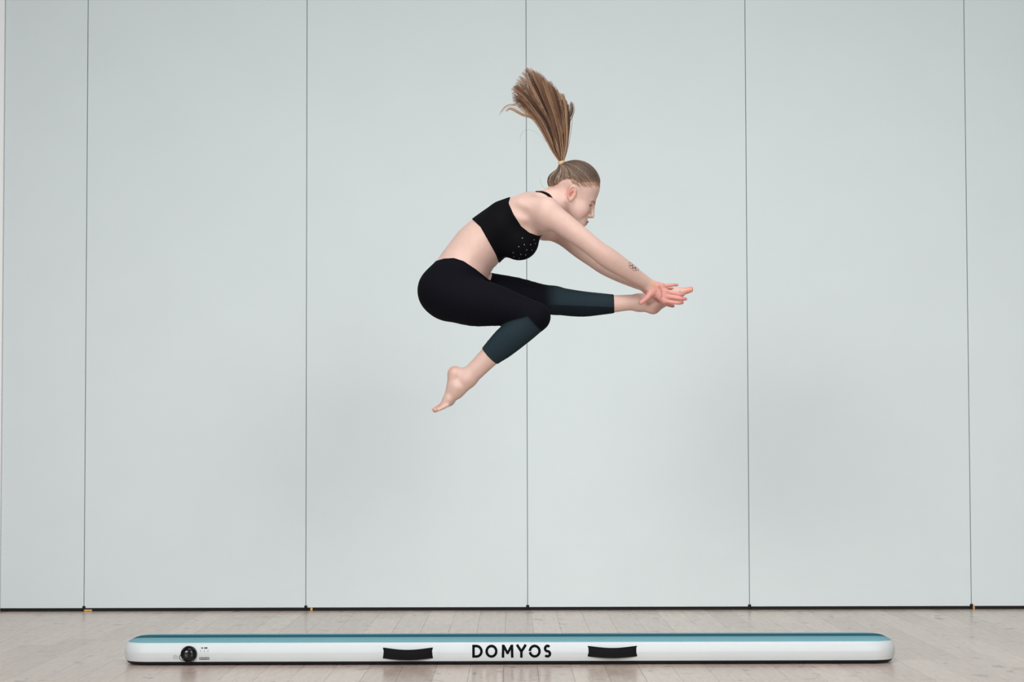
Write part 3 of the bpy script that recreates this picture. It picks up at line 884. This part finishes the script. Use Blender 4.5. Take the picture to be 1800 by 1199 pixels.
def numgrad(fn, p, e=0.0008):
    p = np.atleast_2d(p); g = np.zeros_like(p)
    for a in range(3):
        d = np.zeros(3); d[a] = e
        g[:, a] = fn(p + d) - fn(p - d)
    return g / (np.linalg.norm(g, axis=1, keepdims=True) + 1e-12)
def snap(fn, p, off, it=5):
    p = np.atleast_2d(p).astype(float).copy()
    for _ in range(it):
        p -= numgrad(fn, p) * (fn(p) - off)[:, None] * 0.9
    return p
def ray_hit(fn, px, py, y0, y1=None, n=240):
    """first surface met along the sight line of a photo pixel, from depth y0 on"""
    dy = np.linspace(y0, y0 + 0.35, n)
    pts = np.array([P(px, py, d) for d in dy])
    v = fn(pts); i = int(np.argmax(v < 0)) if (v < 0).any() else int(np.argmin(v))
    return pts[i]
neck_trunk = lambda q: np.minimum(ev(trunk, q), smin(ev(trunk, q), ev(neck, q), 0.03))
def ribbon(pts3, fn, wid, off, name, mat, parent):
    ctrl = np.array(pts3); t = np.linspace(0, len(ctrl) - 1, 40)
    path = np.stack([np.interp(t, np.arange(len(ctrl)), ctrl[:, a]) for a in range(3)], axis=1)
    path = snap(fn, path, off)
    for _ in range(3): path[1:-1] = (path[:-2] + path[1:-1] * 2 + path[2:]) / 4
    path = snap(fn, path, off, 2)
    n = numgrad(fn, path); T = np.gradient(path, axis=0); T /= np.linalg.norm(T, axis=1, keepdims=True)
    B = np.cross(T, n)
    V = np.stack([path - B * wid / 2, path + n * 0.0015, path + B * wid / 2, path - n * 0.003], axis=1)
    idx = np.arange(len(path) * 4).reshape(-1, 4); nx = np.roll(idx, -1, axis=1)
    Fq = np.stack([idx[:-1], nx[:-1], nx[1:], idx[1:]], axis=-1).reshape(-1, 4)
    return link(name, mesh_np(name, V.reshape(-1, 3), Fq, np.tile(np.array(s2l((9, 10, 14))), (V.shape[0] * 4, 1))), mat, parent, True)
for s in (-1, 1):
    ribbon([P(943, 346, s * 0.022), P(952, 341, s * 0.034), P(964, 343, s * 0.058), P(972, 352, s * 0.078), P(974, 372, s * 0.085), P(966, 396, s * 0.08), P(952, 418, s * 0.072)],
           neck_trunk, 0.013, 0.0015, 'shoulder_strap', M_BRA, bra)
# pale print dots on the front of the bra
M_DOT = simple('pale_print', (205, 210, 215), 0.6, 0.3)
dots = [(918, 418.5), (912, 433.5), (921.5, 430), (932.5, 430), (938.5, 421.5), (949, 418), (941, 428), (925.5, 439), (935, 439.5), (902, 444), (915.5, 447), (924, 448), (903.5, 451.5), (912.5, 454)]
bfn = lambda q: bra_sdf(np.atleast_2d(q))
for (px, py) in dots:
    p = ray_hit(bfn, px, py, -0.28); n = numgrad(bfn, p)[0]; p = snap(bfn, p, 0.0006)[0]
    a = np.cross(n, [0, 0, 1.0]); a /= np.linalg.norm(a); b = np.cross(n, a); r = 0.0017
    dv = [p + r * (math.cos(t) * a + math.sin(t) * b) for t in np.arange(8) * math.pi / 4]
    link('printed_dot', mesh_np('printed_dot', dv, [list(range(8))]), M_DOT, bra)

# ---- forearm tattoo: five small linked rings in black line
bsd = lambda q: body_sdf(np.atleast_2d(q))
tp_, tr_ = [], []
ax_ = np.array([0.80, 0.60])
nrm_ = np.array([-0.60, 0.80])
for (s_, n_) in ((-7.0, -1.2), (0.0, -1.2), (7.0, -1.2), (-3.5, 1.9), (3.5, 1.9)):
    c2 = np.array([1113.2, 469.6]) + ax_ * s_ + nrm_ * n_
    pts = []
    for t in np.linspace(0, 2 * math.pi, 25):
        q = c2 + 3.4 * math.cos(t) * ax_ + 2.7 * math.sin(t) * nrm_
        pts.append(ray_hit(bsd, q[0], q[1], -0.25, n=200))
    tp_.append(snap(bsd, np.array(pts), 0.0001, 3)); tr_.append(np.full(25, 0.00075))
V, Fq, _ = tubes(np.array(tp_), np.array(tr_), 5)
link('tattoo', mesh_np('tattoo', V, Fq), simple('tattoo_ink', (52, 50, 54), 0.6, 0.2), person, True)

# ---- face details
M_EYEW = simple('eye_white', (225, 220, 216), 0.2, 0.5)
M_IRIS = simple('iris', (60, 72, 78), 0.2, 0.5)
M_LASH = simple('lashes', (50, 34, 28), 0.7, 0.2)
M_LID = simple('eyelid_skin', (202, 160, 148), 0.5, 0.3)
M_BROW = simple('brow_hair', (138, 98, 76), 0.8, 0.2)
hfn = lambda q: ev(head3, np.atleast_2d(q))
def sphere_part(name, c, r, mat, parent, cut=None, nu=24, nv=16):
    bm = bmesh.new(); bmesh.ops.create_uvsphere(bm, u_segments=nu, v_segments=nv, radius=r)
    for v in bm.verts: v.co = Vector(c) + v.co
    if cut is not None:
        bmesh.ops.bisect_plane(bm, geom=bm.verts[:] + bm.edges[:] + bm.faces[:], plane_co=Vector(c) + Vector(cut[1]), plane_no=Vector(cut[0]), clear_outer=True)
    return bm_obj(name, bm, mat, parent)
for s in sgn:
    ec = H(86.0, s * 31, -49.5)
    eye = sphere_part('eye', ec, 0.0120, M_EYEW, person)
    look = u0 * 0.86 - v0 * 0.5; look /= np.linalg.norm(look)
    sphere_part('iris', ec + look * 0.0078, 0.0058, M_IRIS, eye)
    nl = -(v0 * 0.92 - u0 * 0.38)
    sphere_part('eyelid', ec, 0.0131, M_LID, eye, (tuple(nl), tuple(nl * 0.0050)))
    sphere_part('eyelid', ec, 0.0129, M_LID, eye, (tuple(v0), tuple(-v0 * 0.0078)))
    ang = np.linspace(-1.25, 1.25, 16)
    e1 = np.cross(nl, w0); e1 = e1 / np.linalg.norm(e1); e1 = e1 * (1 if e1 @ u0 > 0 else -1)
    lash = np.array([ec + nl * 0.0052 + (e1 * math.cos(t) + w0 * math.sin(t)) * 0.0126 for t in ang])
    V, Fq, _ = tubes(lash[None], np.full((1, 16), 0.0014), 5)
    link('eyelashes', mesh_np('eyelashes', V, Fq), M_LASH, eye, True)
    bp_ = np.array([H(u, s * w, v) for u, w, v in ((110, 11, -36), (106, 21, -32), (100, 31, -30), (90, 40, -34))])
    t = np.linspace(0, 3, 14); bp_ = np.stack([np.interp(t, np.arange(4), bp_[:, a]) for a in range(3)], axis=1)
    bp_ = snap(hfn, bp_, 0.0002)
    V, Fq, _ = tubes(bp_[None], np.interp(np.arange(14), [0, 3, 13], [0.0014, 0.0020, 0.0007])[None], 6)
    link('eyebrow', mesh_np('eyebrow', V, Fq), M_BROW, person, True)

# ---- hair
HAIRC = [(70, 55, 48), (96, 78, 66), (124, 103, 87), (158, 135, 114), (54, 42, 38), (112, 90, 74), (200, 174, 148)]
hair_reg = poly2d([(1075, 329), (1057.5, 329), (1052, 323), (1044, 320.5), (1034, 322), (1024, 323), (1014, 321), (1006, 317), (996, 317.5), (986, 322), (979, 330), (972, 337), (966, 336), (950, 331), (940, 270), (1075, 262)])
cap_g = Grp(0.02, [HE(8, 0, 18, 92, 78, 84), HE(48, 0, 6, 57, 63, 60.5), HE(-62, 0, -14, 42, 60, 40), Cap(P(993, 303, 0), P(988.0, 292, 0), 0.022, 0.010)])
def hair_thick(Q):
    """hair lies thinner towards the uneven hairline"""
    n = np.sin(Q[..., 0] * 900 + Q[..., 1] * 400) * 0.0016 + np.sin(Q[..., 2] * 1300 - Q[..., 0] * 500) * 0.0012
    return 0.0065 * sstep(hair_reg(Q) + n, -0.020, 0.002)
def hair_sdf(Q, c=None, hr=None):
    d = ev(cap_g, Q, c, hr)
    if d is None: return None
    return smax(d + hair_thick(Q), hair_reg(Q), 0.004)
hlo = np.array([P(955, 345)[0], MAT_Y - 0.13, P(955, 345)[2]]); hhi = np.array([P(1066, 300)[0], MAT_Y + 0.13, P(1000, 272)[2]])
HV, HQ = surface(hair_sdf, hlo, hhi, 0.0025)
M_HAIR = attr_mat('hair', 0.45, 0.35, noise=0.25, nscale=160)
hair = link('hair', mesh_np('hair', HV, HQ, np.tile(np.array(s2l((88, 70, 60))), (len(HV), 1))), M_HAIR, person, True)
hair['label'] = 'brown blonde hair combed back to a high ponytail'
# combed strands from the hairline to the tie
root = P(987.6, 290, 0)
line = np.array([(1056, 331), (1050, 328), (1040, 329.5), (1030, 333), (1020, 331.5), (1012, 327), (1004, 321.5), (994, 321.5), (985, 325), (979, 332), (972, 337), (966, 336)], float)
capf = lambda q: ev(cap_g, np.atleast_2d(q))
st, sr, scol, soff = [], [], [], []
NS, K = 1700, 18
clump = {}
for i in range(NS):
    u_ = RNG.rand()
    if u_ < 0.30:                          # from the brow, across its whole width
        lp = np.array((1056.5, 331.0)) + RNG.randn(2) * 0.8; w_ = (RNG.rand() - 0.5) * 0.15; key = ('f', int(w_ / 0.006))
        start = P(lp[0], lp[1], w_); side = w_ * 14
    elif u_ < 0.42:                        # from the nape
        lp = np.array((968, 334.0)) + RNG.randn(2) * 1.2; w_ = (RNG.rand() - 0.5) * 0.11; key = ('n', int(w_ / 0.006))
        start = P(lp[0], lp[1], w_); side = w_ * 14
    else:
        t = RNG.rand() * (len(line) - 1); k = int(t); lp = line[k] + (line[min(k + 1, len(line) - 1)] - line[k]) * (t - k) + RNG.randn(2) * 1.2 - np.array((0, 13.0 * RNG.rand() - 1.0))
        side = -1 if RNG.rand() < 0.62 else 1; key = ('s', side, int(t * 5))
        start = P(lp[0], lp[1] + 0.5, side * 0.08)
    if key not in clump: clump[key] = RNG.choice(7, p=[.22, .24, .18, .10, .12, .10, .04])
    ci = clump[key] if RNG.rand() < 0.75 else RNG.choice(7, p=[.20, .22, .18, .14, .10, .10, .06])
    tt = np.linspace(0, 1, K)[:, None]
    bend = np.array([0, side * 0.03, 0.012]) * np.sin(tt * math.pi)
    st.append(start * (1 - tt) + root * tt + bend)
    sr.append(np.interp(np.arange(K), [0, 2, 6, K - 1], [0.0001, 0.0004, 0.0009, 0.0007]))
    w_ = np.interp(np.arange(K), [0, 2, 5], [0.85, 0.5, 0.0])[:, None]
    scol.append(np.array(s2l(HAIRC[ci]))[None] * (1 - w_) + np.array(s2l((196, 160, 134)))[None] * w_); soff.append(RNG.rand() * 0.0012)
st = np.array(st); q_ = st.reshape(-1, 3)
for _ in range(6): q_ = snap(capf, q_, 0.0, 1)
g_ = numgrad(capf, q_); q_ = q_ + g_ * (np.repeat(np.array(soff), K) - hair_thick(q_) * 0.86 + 0.0002)[:, None]
flat_ = q_.reshape(st.shape)
flat_[:, -1] = root + (RNG.rand(NS, 3) - 0.5) * 0.010
V, Fq, tn = tubes(flat_, np.array(sr), 4, np.array(scol))
link('combed_strands', mesh_np('combed_strands', V, Fq, tn), M_HAIR, hair, True)['kind'] = 'stuff'
# fine pale hairs that soften the temple
bt, br = [], []
for i in range(240):
    x_ = 1006 + 50 * RNG.rand(); y_ = np.interp(x_, [1006, 1014, 1030, 1044, 1056], [322, 327, 331, 328, 331]) - 2.5 + RNG.randn() * 2.2
    a0_ = ray_hit(hfn, x_, y_, -0.11, n=160); a1_ = a0_ + (root - a0_) * (0.25 + 0.2 * RNG.rand()) + np.array([0, -0.02, 0])
    tt = np.linspace(0, 1, 8)[:, None]; bt.append(a0_ * (1 - tt) + a1_ * tt); br.append(np.interp(np.arange(8), [0, 3, 7], [0.0001, 0.0005, 0.0006]))
bt = np.array(bt); hc_ = lambda q: np.minimum(hfn(q), capf(q) + hair_thick(np.atleast_2d(q)))
bt = snap(hc_, bt.reshape(-1, 3), 0.0004, 5).reshape(bt.shape)
V, Fq, tn = tubes(bt, np.array(br), 4, np.array([s2l(((182, 146, 122), (150, 118, 98), (204, 172, 146), (120, 94, 78))[i % 4]) for i in range(240)]))
link('temple_hairs', mesh_np('temple_hairs', V, Fq, tn), M_HAIR, hair, True)['kind'] = 'stuff'
# ponytail flung upward
tips = np.array([(998, 184), (988, 168), (976, 156), (966, 146), (956, 137), (947, 129), (938, 124), (927, 117), (919, 124), (908, 138), (905, 150), (898, 156), (900, 172), (902, 184), (876, 206)], float)
PONYC = [(82, 59, 48), (120, 90, 70), (156, 120, 94), (192, 156, 124), (64, 46, 40), (216, 186, 154)]
pth, prd, pcl = [], [], []
K = 24
def curve(C, n):
    C = np.vstack([2 * C[0] - C[1], C, 2 * C[-1] - C[-2]]); tq = np.linspace(0, len(C) - 3.0001, n); k = tq.astype(int); f = (tq - k)[:, None]
    p0, p1, p2, p3 = C[k], C[k + 1], C[k + 2], C[k + 3]
    return 0.5 * (2 * p1 + (p2 - p0) * f + (2 * p0 - 5 * p1 + 4 * p2 - p3) * f ** 2 + (3 * p1 - p0 - 3 * p2 + p3) * f ** 3)
NL = 58
for cl in range(NL):
    s_ = cl / 29.0 if cl < 30 else RNG.rand() * 0.93
    s_ = min(s_, 1.0)
    tpt = np.array([np.interp(s_ * 14, np.arange(15), tips[:, a]) for a in range(2)])
    if cl >= 30: tpt = tpt + RNG.randn(2) * 4
    m1 = np.array((995.5, 252)) * (1 - s_) + np.array((968, 262)) * s_ + RNG.randn(2) * 0.8
    m2 = np.array((999, 218)) * (1 - s_) + np.array((944, 216)) * s_ + RNG.randn(2) * 1.6
    bow = 0.25 + 0.75 * s_
    m3 = 0.48 * m2 + 0.52 * tpt + np.array((2.0, -7.0)) * bow + RNG.randn(2) * 1.5
    m4 = 0.14 * m2 + 0.86 * tpt + np.array((1.0, -7.5)) * bow
    if s_ > 0.97: m2, m3, m4, tpt = np.array((942, 212.0)), np.array((913, 187.0)), np.array((891, 186.0)), np.array((876, 204.0))
    short = 1.0 if cl < 30 else 0.7 + 0.3 * RNG.rand()
    root2 = np.array((988.8, 287)) * (1 - s_) + np.array((985.4, 287)) * s_
    cen = curve(np.array([root2, m1, m2, m3, m4, tpt]), 60)
    tq = np.linspace(0, 59 * short, K); k0 = np.minimum(tq.astype(int), 58)
    cen = cen[k0] + (cen[k0 + 1] - cen[k0]) * (tq - k0)[:, None]
    dep = (RNG.rand() - 0.5) * 0.07
    colr = np.array(s2l(PONYC[RNG.choice(6, p=[.16, .22, .24, .18, .10, .10])]))
    tipc = np.array(s2l((160, 116, 90)))
    nst = 20 if s_ <= 0.97 else 9
    T2 = np.gradient(cen, axis=0); T2 /= np.linalg.norm(T2, axis=1, keepdims=True); N2 = np.stack([-T2[:, 1], T2[:, 0]], axis=1)
    t = np.linspace(0, 1, K)
    wid = np.interp(t, [0, 0.12, 0.5, 0.8, 1.0], [0.6, 1.7, 3.6, 3.0, 0.9]) * (1.0 if s_ <= 0.97 else 0.42)
    for j in range(nst):
        a_, b_ = RNG.randn() * 0.62, RNG.randn() * 0.62
        frizz = RNG.randn() * 1.6 * t ** 4
        q2 = cen + N2 * (a_ * wid + frizz)[:, None]
        end = 1.0 - 0.16 * RNG.rand() ** 2
        tt_ = t * end * (K - 1); kk = np.minimum(tt_.astype(int), K - 2); q2 = q2[kk] + (q2[kk + 1] - q2[kk]) * (tt_ - kk)[:, None]
        dz = dep * np.sin(t * 1.5) + b_ * wid * MM
        pth.append(np.array([P(q2[q, 0], q2[q, 1], dz[q]) for q in range(K)]))
        prd.append(np.interp(np.arange(K), [0, 3, 15, K - 1], [0.0009, 0.0010, 0.00085, 0.00022]))
        w = t[:, None] ** 2 * 0.55
        pcl.append(colr * (0.82 + 0.36 * RNG.rand()) * (1 - w) + tipc * w)
V, Fq, tn = tubes(np.array(pth), np.array(prd), 4, np.array(pcl))
pony = link('ponytail', mesh_np('ponytail', V, Fq, tn), M_HAIR, hair, True); pony['kind'] = 'stuff'
# loose flyaway hairs
fly = [[(984, 282), (962, 250), (938, 226), (917, 228), (914, 245)], [(966, 332), (956, 331), (950, 322), (949, 312)]]
fp = []
for f in fly:
    f = np.array(f, float); t = np.linspace(0, len(f) - 1, 24)
    q = np.stack([np.interp(t, np.arange(len(f)), f[:, a]) for a in range(2)], axis=1)
    for _ in range(12): q[1:-1] = (q[:-2] + 2 * q[1:-1] + q[2:]) / 4
    fp.append([P(a_, b_, 0.0) for a_, b_ in q])
V, Fq, tn = tubes(np.array(fp), np.full((len(fp), 24), 0.00028), 4, np.tile(np.array(s2l((110, 84, 66))), (len(fp), 1)))
link('flyaway_hairs', mesh_np('flyaway_hairs', V, Fq, tn), M_HAIR, hair, True)
a = np.linspace(0, 2 * math.pi, 33)
tie = []
cdir = P(986, 280, 0) - P(989, 293, 0); cdir /= np.linalg.norm(cdir)
sa = np.cross(cdir, [0, 1, 0]); sa /= np.linalg.norm(sa); sb = np.cross(cdir, sa)
for q in (-0.004, 0.0, 0.004):
    tie.append([P(987.0, 286.5, 0) + cdir * q + 0.0112 * (math.cos(t) * sa + math.sin(t) * sb) for t in a])
V, Fq, _ = tubes(np.array(tie), np.full((3, 33), 0.0032), 8)
link('hair_tie', mesh_np('hair_tie', V, Fq), simple('cream_elastic', (224, 196, 156), 0.8, 0.2, noise=0.1, nscale=300), hair, True)
